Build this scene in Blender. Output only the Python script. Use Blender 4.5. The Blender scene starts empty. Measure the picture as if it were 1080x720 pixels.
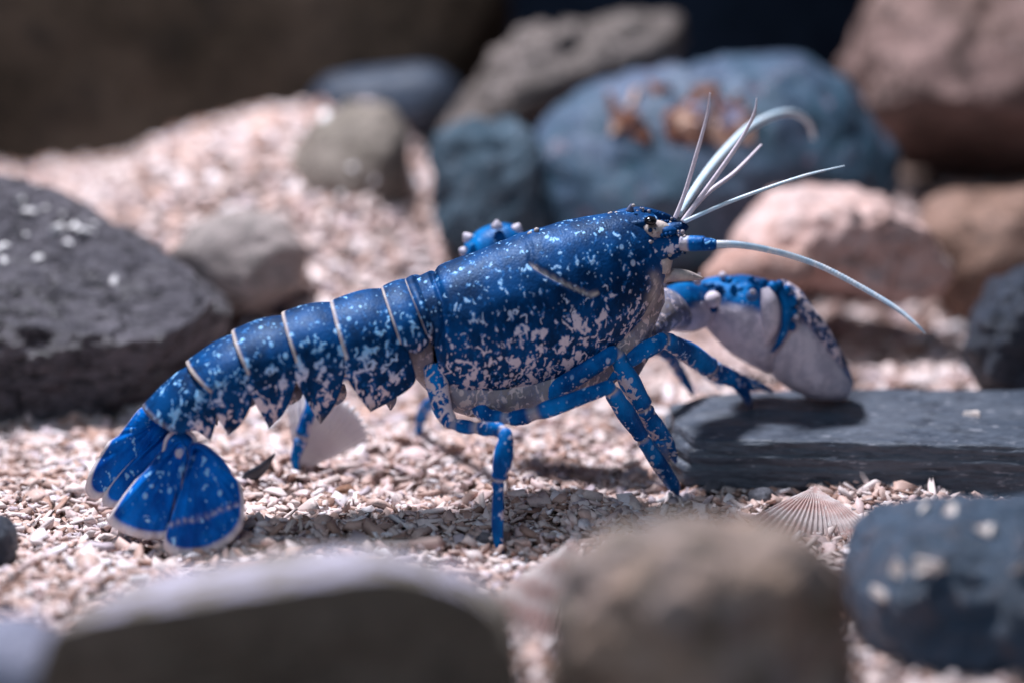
import bpy, bmesh, math, random
import numpy as np
from mathutils import Vector, noise
from mathutils.bvhtree import BVHTree

random.seed(7); rng = np.random.default_rng(7)
scene = bpy.context.scene
scene.unit_settings.system = 'METRIC'
scene.unit_settings.scale_length = 0.04      # one unit is 4 cm: the lobster is about 8 units long
COL = scene.collection

# ------------------------------------------------------------------ camera
TH = math.radians(15.0); LENS = 85.0; D = 10.8*LENS/36.0; ZC = 1.90
cT, sT = math.cos(TH), math.sin(TH)
CAM = Vector((0, -D*cT, ZC + D*sT))
FWD = Vector((0, cT, -sT)); UPV = Vector((0, sT, cT)); RGT = Vector((1, 0, 0))
cd = bpy.data.cameras.new('camera'); cam = bpy.data.objects.new('camera', cd); COL.objects.link(cam)
cam.location = CAM; cam.rotation_euler = (math.radians(90)-TH, 0, 0)
cd.lens = LENS; cd.sensor_width = 36; cd.clip_end = 500; cd.clip_start = .1
cd.dof.use_dof = True; cd.dof.focus_distance = D + .25; cd.dof.aperture_fstop = 0.098
scene.camera = cam

# ------------------------------------------------------------------ light of the tank
w = bpy.data.worlds.new('World'); scene.world = w; w.use_nodes = True
w.node_tree.nodes['Background'].inputs[0].default_value = (.32, .50, .75, 1)
w.node_tree.nodes['Background'].inputs[1].default_value = .11
def area(name, loc, target, size, power, col, sy=None):
    l = bpy.data.lights.new(name, 'AREA'); l.shape = 'RECTANGLE'; l.size = size; l.size_y = sy or size
    l.energy = power; l.color = col
    o = bpy.data.objects.new(name, l); COL.objects.link(o); o.location = loc
    o.rotation_euler = (Vector(target)-Vector(loc)).to_track_quat('-Z', 'Y').to_euler()
    return o
area('tank_lamp', (-6.0, 7.5, 25), (0.5, 0.5, 0), 3.6, 15400, (.91, .92, 1.0))
area('room_fill', (-7, -20, 20), (0, 0, 1), 9, 1900, (.66, .82, 1.0))
scene.view_settings.view_transform = 'Standard'; scene.view_settings.look = 'None'
scene.view_settings.exposure = 0; scene.view_settings.gamma = 1
scene.view_settings.use_curve_mapping = False

# ------------------------------------------------------------------ helpers
def P(px, py, Y):
    d = FWD + RGT*((px-540)/100/D) + UPV*((360-py)/100/D)
    return CAM + d*((Y-CAM.y)/d.y)
def G(px, py, z=0.0):
    d = FWD + RGT*((px-540)/100/D) + UPV*((360-py)/100/D)
    return CAM + d*((z-CAM.z)/d.z)
def ray(px, py):
    return (FWD + RGT*((px-540)/100/D) + UPV*((360-py)/100/D)).normalized()
def tag(o, label=None, cat=None, group=None, kind=None):
    for k, v in (('label', label), ('category', cat), ('group', group), ('kind', kind)):
        if v: o[k] = v
    return o
def ease(a, b, x):
    if b < a: return 1-ease(b, a, x)
    t = np.clip((x-a)/(b-a), 0, 1); return t*t*(3-2*t)
class MB:
    def __init__(s): s.v = []; s.f = []; s.c = []
    def add(s, vs, fs, cs=None):
        n = len(s.v); s.v += [tuple(p) for p in vs]; s.f += [tuple(i+n for i in f) for f in fs]
        s.c += [tuple(c) for c in cs] if cs is not None else [(0, 0, 0)]*len(vs)
    def build(s, name, mat, parent=None, smooth=True, sub=0):
        me = bpy.data.meshes.new(name); me.from_pydata(s.v, [], s.f)
        me.polygons.foreach_set('use_smooth', [smooth]*len(me.polygons))
        a = me.color_attributes.new('pat', 'FLOAT_COLOR', 'POINT')
        arr = np.ones((len(s.v), 4), dtype=np.float32); arr[:, :3] = np.array(s.c, dtype=np.float32)
        a.data.foreach_set('color', arr.ravel())
        me.materials.append(mat); me.update()
        bm = bmesh.new(); bm.from_mesh(me); bmesh.ops.recalc_face_normals(bm, faces=bm.faces); bm.to_mesh(me); bm.free()
        o = bpy.data.objects.new(name, me); COL.objects.link(o)
        if parent is not None: o.parent = parent
        if sub:
            m = o.modifiers.new('sub', 'SUBSURF'); m.levels = m.render_levels = sub
        return o
def empty(name, loc):
    o = bpy.data.objects.new(name, None); COL.objects.link(o); o.location = loc
    o.empty_display_size = .2
    return o
def put(o, parent):     # parent with geometry already in world coordinates
    o.parent = parent; o.location = -Vector(parent.location)
    return o
def catmull(pts, n):
    """resample list of equal-length tuples to n samples, Catmull-Rom"""
    A = np.array(pts, float); m = len(A)
    out = []
    for t in np.linspace(0, m-1, n):
        i = min(int(t), m-2); u = t-i
        p0 = A[max(i-1, 0)]; p1 = A[i]; p2 = A[i+1]; p3 = A[min(i+2, m-1)]
        out.append(.5*((2*p1)+(-p0+p2)*u+(2*p0-5*p1+4*p2-p3)*u*u+(-p0+3*p1-3*p2+p3)*u**3))
    return np.array(out)
def grid_faces(r, c, closed):
    f = []
    for i in range(r-1):
        for j in range(c if closed else c-1):
            k = (j+1) % c
            f.append((i*c+j, (i+1)*c+j, (i+1)*c+k, i*c+k))
    return f
def loft(mb, st, rings, n, ybase=None, colf=None, latf=None, expo=1.0, dispf=None):
    """st rows: Tx,Ty,Bx,By,Y,hw  - closed loft through elliptical sections whose top and bottom fall on photo positions"""
    S = catmull(st, rings); vs = []; cs = []
    for i, (tx, ty, bx, by, Y, hw) in enumerate(S):
        T = P(tx, ty, Y); B = P(bx, by, Y); c = (T+B)/2; up = (T-B)/2
        j = min(i+1, rings-1); k = max(i-1, 0)
        h = P((S[j][0]+S[j][2])/2, (S[j][1]+S[j][3])/2, S[j][4]) - P((S[k][0]+S[k][2])/2, (S[k][1]+S[k][3])/2, S[k][4])
        lat = up.cross(h).normalized()
        if lat.y > 0: lat = -lat
        for q in range(n):
            a = 2*math.pi*q/n; ca, sa = math.cos(a), math.sin(a)
            ca = math.copysign(abs(ca)**expo, ca); sa2 = math.copysign(abs(sa)**expo, sa)
            p = c + up*ca + lat*sa2*hw
            u = i/(rings-1)
            if dispf: p = dispf(p, c, u, a)
            vs.append(p); cs.append(colf(u, a, p) if colf else (0, 0, 0))
    fs = grid_faces(rings, n, True)
    fs.append(tuple(range(n))[::-1]); fs.append(tuple((rings-1)*n+q for q in range(n)))
    mb.add(vs, fs, cs)
def tube(mb, pts, n=14, rings=None, colf=None, flat=1.0, flatdir=None):
    """pts rows x,y,z,r (world)"""
    S = catmull(pts, rings) if rings else np.array(pts, float)
    m = len(S); C = [Vector(s[:3]) for s in S]
    ref = Vector((0, 1, 0)) if flatdir is None else Vector(flatdir)
    vs = []; cs = []
    for i in range(m):
        t = (C[min(i+1, m-1)]-C[max(i-1, 0)])
        if t.length < 1e-9: t = Vector((1, 0, 0))
        t.normalize()
        a1 = ref - t*ref.dot(t)
        if a1.length < 1e-4: a1 = Vector((0, 0, 1)) - t*t.z
        a1.normalize(); a2 = t.cross(a1)
        for q in range(n):
            a = 2*math.pi*q/n
            vs.append(C[i] + a1*math.cos(a)*S[i][3]*flat + a2*math.sin(a)*S[i][3])
            cs.append(colf(i/(m-1), a) if colf else (0, 0, 0))
    fs = grid_faces(m, n, True); fs.append(tuple(range(n))); fs.append(tuple((m-1)*n+q for q in range(n)))
    mb.add(vs, fs, cs)
def ptube(mb, rows, **k):
    """rows px,py,Y,r"""
    tube(mb, [(*P(a, b, Y), r) for a, b, Y, r in rows], **k)
def blob(mb, c, r, col=(0, 0, 0), n=10, sq=(1, 1, 1)):
    vs = []; 
    for i in range(n+1):
        for j in range(n):
            a = math.pi*i/n; b = 2*math.pi*j/n
            vs.append(Vector(c)+Vector((r*sq[0]*math.sin(a)*math.cos(b), r*sq[1]*math.sin(a)*math.sin(b), r*sq[2]*math.cos(a))))
    mb.add(vs, grid_faces(n+1, n, True), [col]*len(vs))
def spine(mb, base, tip, r, col):
    b = Vector(base); t = Vector(tip)
    tube(mb, [(*(b.lerp(t, u)), r*k) for u, k in ((0, 1), (.35, .85), (.7, .5), (.92, .25), (1, .02))], n=8, colf=lambda u, a: col)

# ------------------------------------------------------------------ materials
class NT:
    def __init__(s, name):
        s.m = bpy.data.materials.new(name); s.m.use_nodes = True; s.t = s.m.node_tree
        s.b = s.t.nodes['Principled BSDF']
    def n(s, typ, **kw):
        nd = s.t.nodes.new(typ)
        for k, v in kw.items():
            if hasattr(nd, k) and not k[0].isupper(): setattr(nd, k, v)
            else: nd.inputs[k.replace('_', ' ')].default_value = v
        return nd
    def l(s, a, b): s.t.links.new(a, b)
    def noise(s, vec, scale, detail=4, rough=.55, dist=0.0):
        nd = s.n('ShaderNodeTexNoise'); nd.inputs['Scale'].default_value = scale
        nd.inputs['Detail'].default_value = detail; nd.inputs['Roughness'].default_value = rough
        nd.inputs['Distortion'].default_value = dist; s.l(vec, nd.inputs['Vector']); return nd.outputs['Fac']
    def math(s, op, a, b=None, c=None, clamp=False):
        nd = s.t.nodes.new('ShaderNodeMath'); nd.operation = op; nd.use_clamp = clamp
        for i, x in enumerate((a, b, c)):
            if x is None: continue
            if isinstance(x, (int, float)): nd.inputs[i].default_value = x
            else: s.l(x, nd.inputs[i])
        return nd.outputs[0]
    def step(s, val, lo, hi):
        nd = s.t.nodes.new('ShaderNodeMapRange'); nd.interpolation_type = 'SMOOTHSTEP'
        s.l(val, nd.inputs['Value'])
        for nm, x in (('From Min', lo), ('From Max', hi)):
            if isinstance(x, (int, float)): nd.inputs[nm].default_value = x
            else: s.l(x, nd.inputs[nm])
        return nd.outputs['Result']
    def mix(s, fac, a, b):
        nd = s.t.nodes.new('ShaderNodeMix'); nd.data_type = 'RGBA'
        if isinstance(fac, (int, float)): nd.inputs[0].default_value = fac
        else: s.l(fac, nd.inputs[0])
        for x, k in ((a, 6), (b, 7)):
            if isinstance(x, tuple): nd.inputs[k].default_value = (*x, 1)
            else: s.l(x, nd.inputs[k])
        return nd.outputs[2]
    def bump(s, h, strength=.3, dist=.02, normal=None):
        nd = s.t.nodes.new('ShaderNodeBump'); nd.inputs['Strength'].default_value = strength
        nd.inputs['Distance'].default_value = dist; s.l(h, nd.inputs['Height'])
        if normal is not None: s.l(normal, nd.inputs['Normal'])
        return nd.outputs['Normal']

def shell_mat(name, dark, bright, scale=8.0, rough=.36, off=0.0, rimc=((.70, .58, .50), (.50, .40, .38))):
    """pat.r amount of pale marking, pat.g pale rim, pat.b how pink (0 pale blue, 1 pinkish cream)"""
    k = NT(name); co = k.n('ShaderNodeTexCoord').outputs['Object']
    mp = k.n('ShaderNodeMapping'); mp.inputs['Location'].default_value = (off, off*2, 0); mp.inputs['Scale'].default_value = (1.2, 1, .85); k.l(co, mp.inputs[0]); co = mp.outputs[0]
    at = k.n('ShaderNodeAttribute', attribute_name='pat'); sp = k.n('ShaderNodeSeparateColor'); k.l(at.outputs['Color'], sp.inputs[0])
    R, Gc, B = sp.outputs[0], sp.outputs[1], sp.outputs[2]
    n1 = k.noise(co, scale, 3.5, .55, .35)
    th = k.math('MULTIPLY_ADD', R, -.205, .71)
    blobs = k.step(n1, th, k.math('ADD', th, .05))
    # broken worm-like lines
    n3 = k.noise(co, scale*.80, 1.5, .5, .3)
    mp2 = k.n('ShaderNodeMapping'); mp2.inputs['Location'].default_value = (7, 3, 5); k.l(co, mp2.inputs[0])
    n4 = k.noise(mp2.outputs[0], scale*.95, 2, .5)
    line = k.math('SUBTRACT', 1.0, k.step(k.math('ABSOLUTE', k.math('SUBTRACT', n3, .5)), .022, .050))
    th4 = k.math('MULTIPLY_ADD', R, -.26, .70)
    line = k.math('MULTIPLY', line, k.step(n4, th4, k.math('ADD', th4, .05)))
    spots = k.math('MAXIMUM', blobs, line)
    # small round granules, few of them
    vo = k.n('ShaderNodeTexVoronoi'); vo.inputs['Scale'].default_value = 6.5; k.l(co, vo.inputs['Vector'])
    dots = k.math('SUBTRACT', 1.0, k.step(vo.outputs['Distance'], .16, .24))
    sc = k.n('ShaderNodeSeparateColor'); k.l(vo.outputs['Color'], sc.inputs[0])
    dots = k.math('MULTIPLY', dots, k.math('GREATER_THAN', sc.outputs[0], .80))
    dots = k.math('MULTIPLY', dots, k.step(R, .12, .3))
    vo2 = k.n('ShaderNodeTexVoronoi'); vo2.inputs['Scale'].default_value = 16; k.l(co, vo2.inputs['Vector'])
    d2 = k.math('SUBTRACT', 1.0, k.step(vo2.outputs['Distance'], .12, .22))
    sc2 = k.n('ShaderNodeSeparateColor'); k.l(vo2.outputs['Color'], sc2.inputs[0])
    d2 = k.math('MULTIPLY', k.math('MULTIPLY', d2, k.math('GREATER_THAN', sc2.outputs[1], .55)), k.step(R, .02, .2))
    mark = k.math('MAXIMUM', k.math('MAXIMUM', spots, k.math('MULTIPLY', dots, .85)), k.math('MULTIPLY', d2, .7))
    mott = k.noise(co, 2.2, 4, .6); fine = k.noise(co, 40, 3, .6)
    blue = k.mix(k.step(mott, .35, .7), dark, bright)
    blue = k.mix(k.math('MULTIPLY', k.step(fine, .5, .75), .35), blue, bright)
    pale = k.mix(B, (.16, .50, .86), (.70, .56, .60))
    pale = k.mix(k.math('MULTIPLY', k.step(fine, .4, .7), .3), pale, (.80, .78, .82))
    halo = k.step(n1, k.math('SUBTRACT', th, .06), th)
    blue = k.mix(k.math('MULTIPLY', halo, .5), blue, (.003, .13, .42))
    c = k.mix(mark, blue, pale)
    g2 = k.noise(co, 5.0, 5, .65)
    rim = k.mix(k.step(g2, .42, .62), *rimc)
    c = k.mix(Gc, c, rim)
    k.l(c, k.b.inputs['Base Color'])
    k.l(k.math('MULTIPLY_ADD', fine, .35, rough-.1), k.b.inputs['Roughness'])
    k.b.inputs['Specular IOR Level'].default_value = .25
    k.b.inputs['Specular Tint'].default_value = (.25, .55, 1, 1)
    vb = k.n('ShaderNodeTexVoronoi'); vb.inputs['Scale'].default_value = 34; k.l(co, vb.inputs['Vector'])
    h = k.math('ADD', k.math('MULTIPLY', vb.outputs['Distance'], -.5), k.math('ADD', k.math('MULTIPLY', mark, .5), k.math('MULTIPLY', mott, 1.2)))
    k.l(k.bump(h, .32, .018), k.b.inputs['Normal'])
    return k.m
M = {}
M['shell'] = shell_mat('blue_speckled_shell', (.0002, .0130, .054), (.0002, .056, .205), 9.4, .44)
M['tail'] = shell_mat('bright_blue_shell', (.0002, .050, .28), (.0002, .17, .66), 9, .40, 3.1, ((.84, .74, .70), (.70, .60, .58)))
M['legs'] = shell_mat('blue_leg_shell', (.0002, .052, .22), (.0005, .20, .60), 9, .38, 1.7)
M['claw'] = shell_mat('claw_shell', (.0005, .035, .14), (.001, .16, .46), 9, .35, 5.3, ((.70, .61, .66), (.50, .44, .50)))

def plain(name, col, col2=None, rough=.4, scale=12, bump=.2, trans=0.0):
    k = NT(name); co = k.n('ShaderNodeTexCoord').outputs['Object']
    n = k.noise(co, scale, 4, .6)
    k.l(k.mix(k.step(n, .35, .68), col, col2 or tuple(c*.7 for c in col)), k.b.inputs['Base Color'])
    k.b.inputs['Roughness'].default_value = rough
    k.l(k.bump(n, bump, .03), k.b.inputs['Normal'])
    if trans: k.b.inputs['Alpha'].default_value = 1-trans
    return k.m
M['flag'] = plain('pale_feeler', (.78, .68, .74), (.66, .58, .66), .4, 20)
M['flag_blue'] = plain('bluish_feeler', (.50, .68, .80), (.66, .72, .78), .4, 8)
M['flag_grey'] = plain('grey_blue_antenna', (.42, .56, .70), (.74, .74, .78), .35, 10)
M['eye'] = plain('black_eye', (.004, .004, .006), (.006, .006, .01), .12, 8, .02)

def rock_mat(name, cols, scale=1.2, fine=14, rough=.75, bump=.6, crack=0.0, strata=None, spec=.35, speckle=0.0, top=None, bd=.12):
    k = NT(name); co = k.n('ShaderNodeTexCoord').outputs['Object']
    if strata:
        mp = k.n('ShaderNodeMapping'); mp.inputs['Scale'].default_value = strata; k.l(co, mp.inputs[0]); co2 = mp.outputs[0]
    else: co2 = co
    a = k.noise(co2, scale, 6, .62, .5); b = k.noise(co2, scale*3.1, 6, .65, .3); f = k.noise(co2, fine, 6, .7)
    c = k.mix(k.step(a, .38, .62), cols[0], cols[1])
    c = k.mix(k.step(b, .5, .66), c, cols[2])
    c = k.mix(k.math('MULTIPLY', k.step(f, .35, .75), .45), c, tuple(min(1, x*1.9) for x in cols[1]))
    if len(cols) > 3:
        g = k.noise(co2, scale*6, 3, .6)
        c = k.mix(k.step(g, .62, .68), c, cols[3])
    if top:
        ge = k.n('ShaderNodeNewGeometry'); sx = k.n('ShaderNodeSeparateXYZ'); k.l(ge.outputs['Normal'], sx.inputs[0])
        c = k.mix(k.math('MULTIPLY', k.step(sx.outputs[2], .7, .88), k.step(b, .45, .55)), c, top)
    h = k.math('ADD', k.math('MULTIPLY', b, 1.0), k.math('MULTIPLY', f, .45))
    if crack:
        v = k.n('ShaderNodeTexVoronoi', feature='DISTANCE_TO_EDGE'); v.inputs['Scale'].default_value = crack
        wv = k.n('ShaderNodeVectorMath', operation='ADD'); k.l(co2, wv.inputs[0])
        nz = k.n('ShaderNodeTexNoise'); nz.inputs['Scale'].default_value = 2.5; k.l(co2, nz.inputs['Vector'])
        k.l(nz.outputs['Color'], wv.inputs[1]); k.l(wv.outputs[0], v.inputs['Vector'])
        cr = k.step(v.outputs['Distance'], 0.0, .05)
        c = k.mix(cr, tuple(x*.35 for x in cols[0]), c)
        h = k.math('ADD', h, k.math('MULTIPLY', cr, .5))
    k.l(c, k.b.inputs['Base Color'])
    k.l(k.math('MULTIPLY_ADD', f, .3, rough-.2), k.b.inputs['Roughness'])
    k.b.inputs['Specular IOR Level'].default_value = spec
    k.l(k.bump(h, bump, bd), k.b.inputs['Normal'])
    return k.m

# gravel
k = NT('shell_gravel'); at = k.n('ShaderNodeAttribute', attribute_name='tint')
co = k.n('ShaderNodeTexCoord').outputs['Object']; f = k.noise(co, 45, 4, .6)
c = k.mix(k.math('MULTIPLY', k.step(f, .5, .75), .3), at.outputs['Color'], (.22, .13, .10))
k.l(c, k.b.inputs['Base Color']); k.b.inputs['Roughness'].default_value = .5; k.b.inputs['Specular IOR Level'].default_value = .35
k.l(k.bump(f, .3, .02), k.b.inputs['Normal']); M['gravel'] = k.m
M['bed'] = rock_mat('gravel_bed', [(.20, .13, .11), (.34, .24, .20), (.12, .075, .06)], 4, 18, .8, .9)
M['chip'] = plain('pale_chip', (.72, .64, .60), (.58, .46, .42), .45, 9, .3)
M['chip_white'] = plain('white_chip', (.85, .82, .82), (.7, .66, .66), .4, 9, .3)

# ------------------------------------------------------------------ seabed, gravel
def hgt(x, y):
    x = np.asarray(x, float); y = np.asarray(y, float)
    m = 2.25*ease(3.6, 10.2, y)*(1-ease(-1.3, 0.9, x))
    m = m*(1-.42*(1-ease(-6.8, -3.6, x)))*(1-.35*ease(-2.2, -1.2, x))
    r = .9*ease(7, 13, y)*ease(0, 2, x)
    und = .05*np.sin(x*1.7+y*.9)+.04*np.sin(x*.8-y*1.9+1)+.03*np.sin(x*3.1+y*2.3)
    return m + r + und - .10*np.exp(-((x-1.7)**2+(y-.4)**2)/.8)
def build_ground():
    nx, ny = 150, 150
    X = np.linspace(-16, 16, nx); Y = np.linspace(-13, 19, ny)
    vs = []
    for y in Y:
        hh = hgt(X, np.full(nx, y))
        for x, h in zip(X, hh): vs.append((x, y, h + .05*noise.noise(Vector((x*3, y*3, 0))) - .04))
    mb = MB(); mb.add(vs, grid_faces(ny, nx, False))
    tag(mb.build('seabed', M['bed']), kind='structure')
build_ground()
def chip_variants(nv, n=6):
    out = []
    for _ in range(nv):
        ang = np.sort(rng.uniform(0, 2*np.pi, n)*.35 + np.linspace(0, 2*np.pi, n, endpoint=False)*1.0)
        el = rng.uniform(.45, 1.0); r = rng.uniform(.65, 1.1, n)
        x = np.cos(ang)*r; y = np.sin(ang)*r*el
        th = rng.uniform(.10, .30); tx, ty = rng.uniform(-.15, .15, 2); bend = rng.uniform(-.25, .35)
        z = bend*(x**2)
        top = np.stack([x*.82+tx, y*.82+ty, z+th+rng.uniform(-.06, .06, n)], 1); bot = np.stack([x, y, z-th*.6], 1)
        out.append(np.concatenate([top, bot]))
    f = [list(range(n))]
    loops = [tuple(range(n)), tuple(range(2*n-1, n-1, -1))] + [(i, n+i, n+(i+1) % n, (i+1) % n) for i in range(n)]
    return np.array(out), loops
def build_gravel():
    V, loops = chip_variants(40); nvv = V.shape[1]
    N = 0; pts = []
    def region(x0, x1, y0, y1, dens):
        n = int((x1-x0)*(y1-y0)*dens); return np.stack([rng.uniform(x0, x1, n), rng.uniform(y0, y1, n)], 1)
    XY = np.concatenate([region(-7, 7.2, -5.2, 3.2, 290), region(-8.5, 8.5, 3.2, 13, 120), region(-12, -8.5, -5, 13, 25), region(8.5, 12, -5, 13, 25), region(-9, 9, -9, -5.2, 45)])
    # drop what lies outside a widened view
    N = len(XY)
    x, y = XY[:, 0], XY[:, 1]
    z = hgt(x, y) + rng.uniform(-.04, .05, N)
    size = np.clip(rng.lognormal(math.log(.070), .45, N), .024, .19)
    size = np.where(y > 3.2, size*1.35, size)
    size = np.where(rng.random(N) < .012, size*1.7, size)
    yaw = rng.uniform(0, 2*np.pi, N); tx = rng.normal(0, .42, N); ty = rng.normal(0, .42, N)
    cz, sz = np.cos(yaw), np.sin(yaw); cx, sx = np.cos(tx), np.sin(tx); cy, sy = np.cos(ty), np.sin(ty)
    idx = rng.integers(0, len(V), N); loc = V[idx]*size[:, None, None]*np.array([1.15, 1, 1])
    a = loc[:, :, 0]*cz[:, None]-loc[:, :, 1]*sz[:, None]; b = loc[:, :, 0]*sz[:, None]+loc[:, :, 1]*cz[:, None]; c = loc[:, :, 2]
    b, c = b*cx[:, None]-c*sx[:, None], b*sx[:, None]+c*cx[:, None]
    a, c = a*cy[:, None]+c*sy[:, None], -a*sy[:, None]+c*cy[:, None]
    verts = np.stack([a+x[:, None], b+y[:, None], c+z[:, None]], 2).reshape(-1, 3).astype(np.float32)
    ls = [len(l) for l in loops]; flat = np.concatenate([np.array(l) for l in loops])
    li = (np.arange(N)[:, None]*nvv + flat[None, :]).ravel().astype(np.int32)
    tot = np.tile(np.array(ls), N).astype(np.int32); start = np.concatenate([[0], np.cumsum(tot)[:-1]]).astype(np.int32)
    me = bpy.data.meshes.new('gravel'); me.vertices.add(len(verts)); me.vertices.foreach_set('co', verts.ravel())
    me.loops.add(len(li)); me.loops.foreach_set('vertex_index', li)
    me.polygons.add(len(tot)); me.polygons.foreach_set('loop_start', start)
    me.update(calc_edges=True)
    pal = np.array([(.74, .64, .60), (.80, .72, .70), (.66, .50, .44), (.56, .40, .34), (.46, .30, .24), (.30, .19, .15), (.54, .48, .52), (.86, .84, .86), (.70, .56, .54)])
    pr = np.array([.21, .18, .16, .11, .06, .04, .07, .07, .10]); t = pal[rng.choice(len(pal), N, p=pr/pr.sum())]*rng.uniform(.78, 1.05, (N, 1))*np.array([1.0, .93, .93])
    t = np.clip(t, 0, .9); cc = np.ones((N, nvv, 4), np.float32); cc[:, :, :3] = t[:, None, :]
    at = me.color_attributes.new('tint', 'FLOAT_COLOR', 'POINT'); at.data.foreach_set('color', cc.ravel())
    me.materials.append(M['gravel']); me.validate()
    o = bpy.data.objects.new('gravel', me); COL.objects.link(o); tag(o, 'pale pinkish broken shell gravel covering the tank floor', kind='stuff')
build_gravel()

# ------------------------------------------------------------------ rocks
BVH = {}
def rock(name, label, outline, Y, depth, mat, seed=0, e=.85, amp=.10, freq=1.0, sub=5, planes=(), fine=.02, cat='rock', group=None, ridges=0.0):
    """outline: photo positions (px) of the silhouette at distance Y; depth: half thickness away from the camera"""
    pts = [P(a, b, Y) for a, b in outline]
    c = sum(pts, Vector())/len(pts)
    poly = [((p-c).dot(RGT), (p-c).dot(UPV)) for p in pts]
    bm = bmesh.new(); bmesh.ops.create_icosphere(bm, subdivisions=sub, radius=1)
    tab = []
    NA = 360
    for i in range(NA):
        a = 2*math.pi*i/NA; dx, dy = math.cos(a), math.sin(a); best = 0
        for j in range(len(poly)):
            x1, y1 = poly[j]; x2, y2 = poly[(j+1) % len(poly)]
            ex, ey = x2-x1, y2-y1; det = dx*(-ey)+ex*dy
            if abs(det) < 1e-9: continue
            t = (x1*(-ey)+ex*y1)/det; s = (dx*y1-dy*x1)/det
            if t > 0 and -1e-6 <= s <= 1+1e-6: best = max(best, t)
        tab.append(best)
    tab = np.array(tab); ker = np.ones(9)/9
    tab = np.convolve(np.concatenate([tab[-4:], tab, tab[:4]]), ker, 'valid')
    off = Vector((seed*13.7, seed*5.3, seed*9.1))
    PL = []
    for pl_ in planes:
        if len(pl_) == 3:
            a_, b_, c_ = (P(*q) for q in pl_); nv = (b_-a_).cross(c_-a_).normalized()
            PL.append((a_, nv if (c-a_).dot(nv) < 0 else -nv))
        else: PL.append((P(*pl_[0]), Vector(pl_[1]).normalized()))
    for v in bm.verts:
        x, z, wv = v.co.x, v.co.z, v.co.y
        a = math.atan2(z, x) % (2*math.pi); i = a/(2*math.pi)*NA; i0 = int(i) % NA; R = tab[i0]*(1-(i-int(i)))+tab[(i0+1) % NA]*(i-int(i))
        rho = math.sqrt(max(0, 1-wv*wv)); rr = rho**e; ww = math.copysign(abs(wv)**e, wv)
        p = c + (RGT*math.cos(a)+UPV*math.sin(a))*(R*rr) + FWD*(ww*depth)
        for _ in range(3):
            for q, nv in PL:
                dd = (p-q).dot(nv)
                if dd > 0: p = p - nv*dd*.9
        nd = (p-c).normalized(); q = p*freq+off
        d = noise.fractal(q, 1.0, 2.0, 5, noise_basis='PERLIN_ORIGINAL')*amp
        d += noise.fractal(q*6, 1.0, 2.0, 3, noise_basis='PERLIN_ORIGINAL')*fine
        if ridges:
            rv = noise.voronoi(q*1.6)[0]; d += ridges*(min(rv[1]-rv[0], .35)-.25)
        v.co = p + nd*d
    me = bpy.data.meshes.new(name); bm.to_mesh(me)
    BVH[label] = BVHTree.FromBMesh(bm); bm.free()
    base = Vector((c.x, c.y, 0)); 
    me.transform(__import__('mathutils').Matrix.Translation(-base))
    me.polygons.foreach_set('use_smooth', [True]*len(me.polygons)); me.materials.append(mat)
    o = bpy.data.objects.new(name, me); COL.objects.link(o); o.location = base
    tag(o, label, cat, group); return o

m_slate = rock_mat('slate_boulder', [(.085, .080, .098), (.175, .160, .185), (.040, .040, .052), (.33, .31, .33)], 1.6, 7, .42, crack=1.1, bump=1.0, strata=(1, 1, 2.6), spec=.6, bd=.30)
rock('boulder', 'large dark grey boulder at the left edge with pale chips scattered on its top',
     [(-150, 300), (-120, 210), (-40, 172), (0, 180), (60, 206), (130, 245), (195, 285), (238, 322), (225, 365), (190, 410), (130, 448), (60, 464), (-30, 468), (-120, 420)],
     4.6, 1.7, m_slate, 1, .75, .17, .9, 7, planes=[((90, 300, 3.9), (.12, -.45, .88)), ((120, 400, 3.2), (.1, -.93, -.25)), ((90, 345, 3.15), (.05, -.85, .35))], fine=.05, ridges=.16)
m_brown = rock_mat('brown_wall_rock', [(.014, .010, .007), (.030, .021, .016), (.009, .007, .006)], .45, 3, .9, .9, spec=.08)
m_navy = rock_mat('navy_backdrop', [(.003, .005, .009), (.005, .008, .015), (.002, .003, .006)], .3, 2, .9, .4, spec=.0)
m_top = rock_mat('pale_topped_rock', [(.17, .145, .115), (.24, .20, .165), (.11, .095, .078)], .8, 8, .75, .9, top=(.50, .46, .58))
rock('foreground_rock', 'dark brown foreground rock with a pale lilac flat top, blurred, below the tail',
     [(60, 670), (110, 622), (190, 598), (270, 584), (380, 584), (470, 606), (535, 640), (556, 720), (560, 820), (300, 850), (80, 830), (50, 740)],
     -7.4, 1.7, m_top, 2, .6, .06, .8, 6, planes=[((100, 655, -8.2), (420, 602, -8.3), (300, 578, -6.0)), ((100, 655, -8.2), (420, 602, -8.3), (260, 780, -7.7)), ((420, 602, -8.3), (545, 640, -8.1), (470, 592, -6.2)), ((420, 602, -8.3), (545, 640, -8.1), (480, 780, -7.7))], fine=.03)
m_fg = rock_mat('brown_grey_rock', [(.36, .23, .16), (.24, .19, .18), (.12, .09, .05), (.48, .31, .24)], .8, 9, .8, .8)
rock('foreground_rock', 'mottled brown and grey foreground rock, blurred, bottom centre-right beside the ribbed shell',
     [(575, 640), (600, 590), (650, 562), (740, 548), (800, 546), (850, 562), (890, 600), (905, 650), (905, 760), (860, 830), (640, 830), (565, 740)],
     -6.6, 1.3, m_fg, 3, .75, .22, .9, 6, ridges=.15, fine=.04)
m_bluegrey = rock_mat('blue_grey_rock', [(.018, .042, .078), (.035, .065, .11), (.085, .075, .095), (.01, .02, .038)], 1.3, 9, .5, .9, spec=.5)
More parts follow.
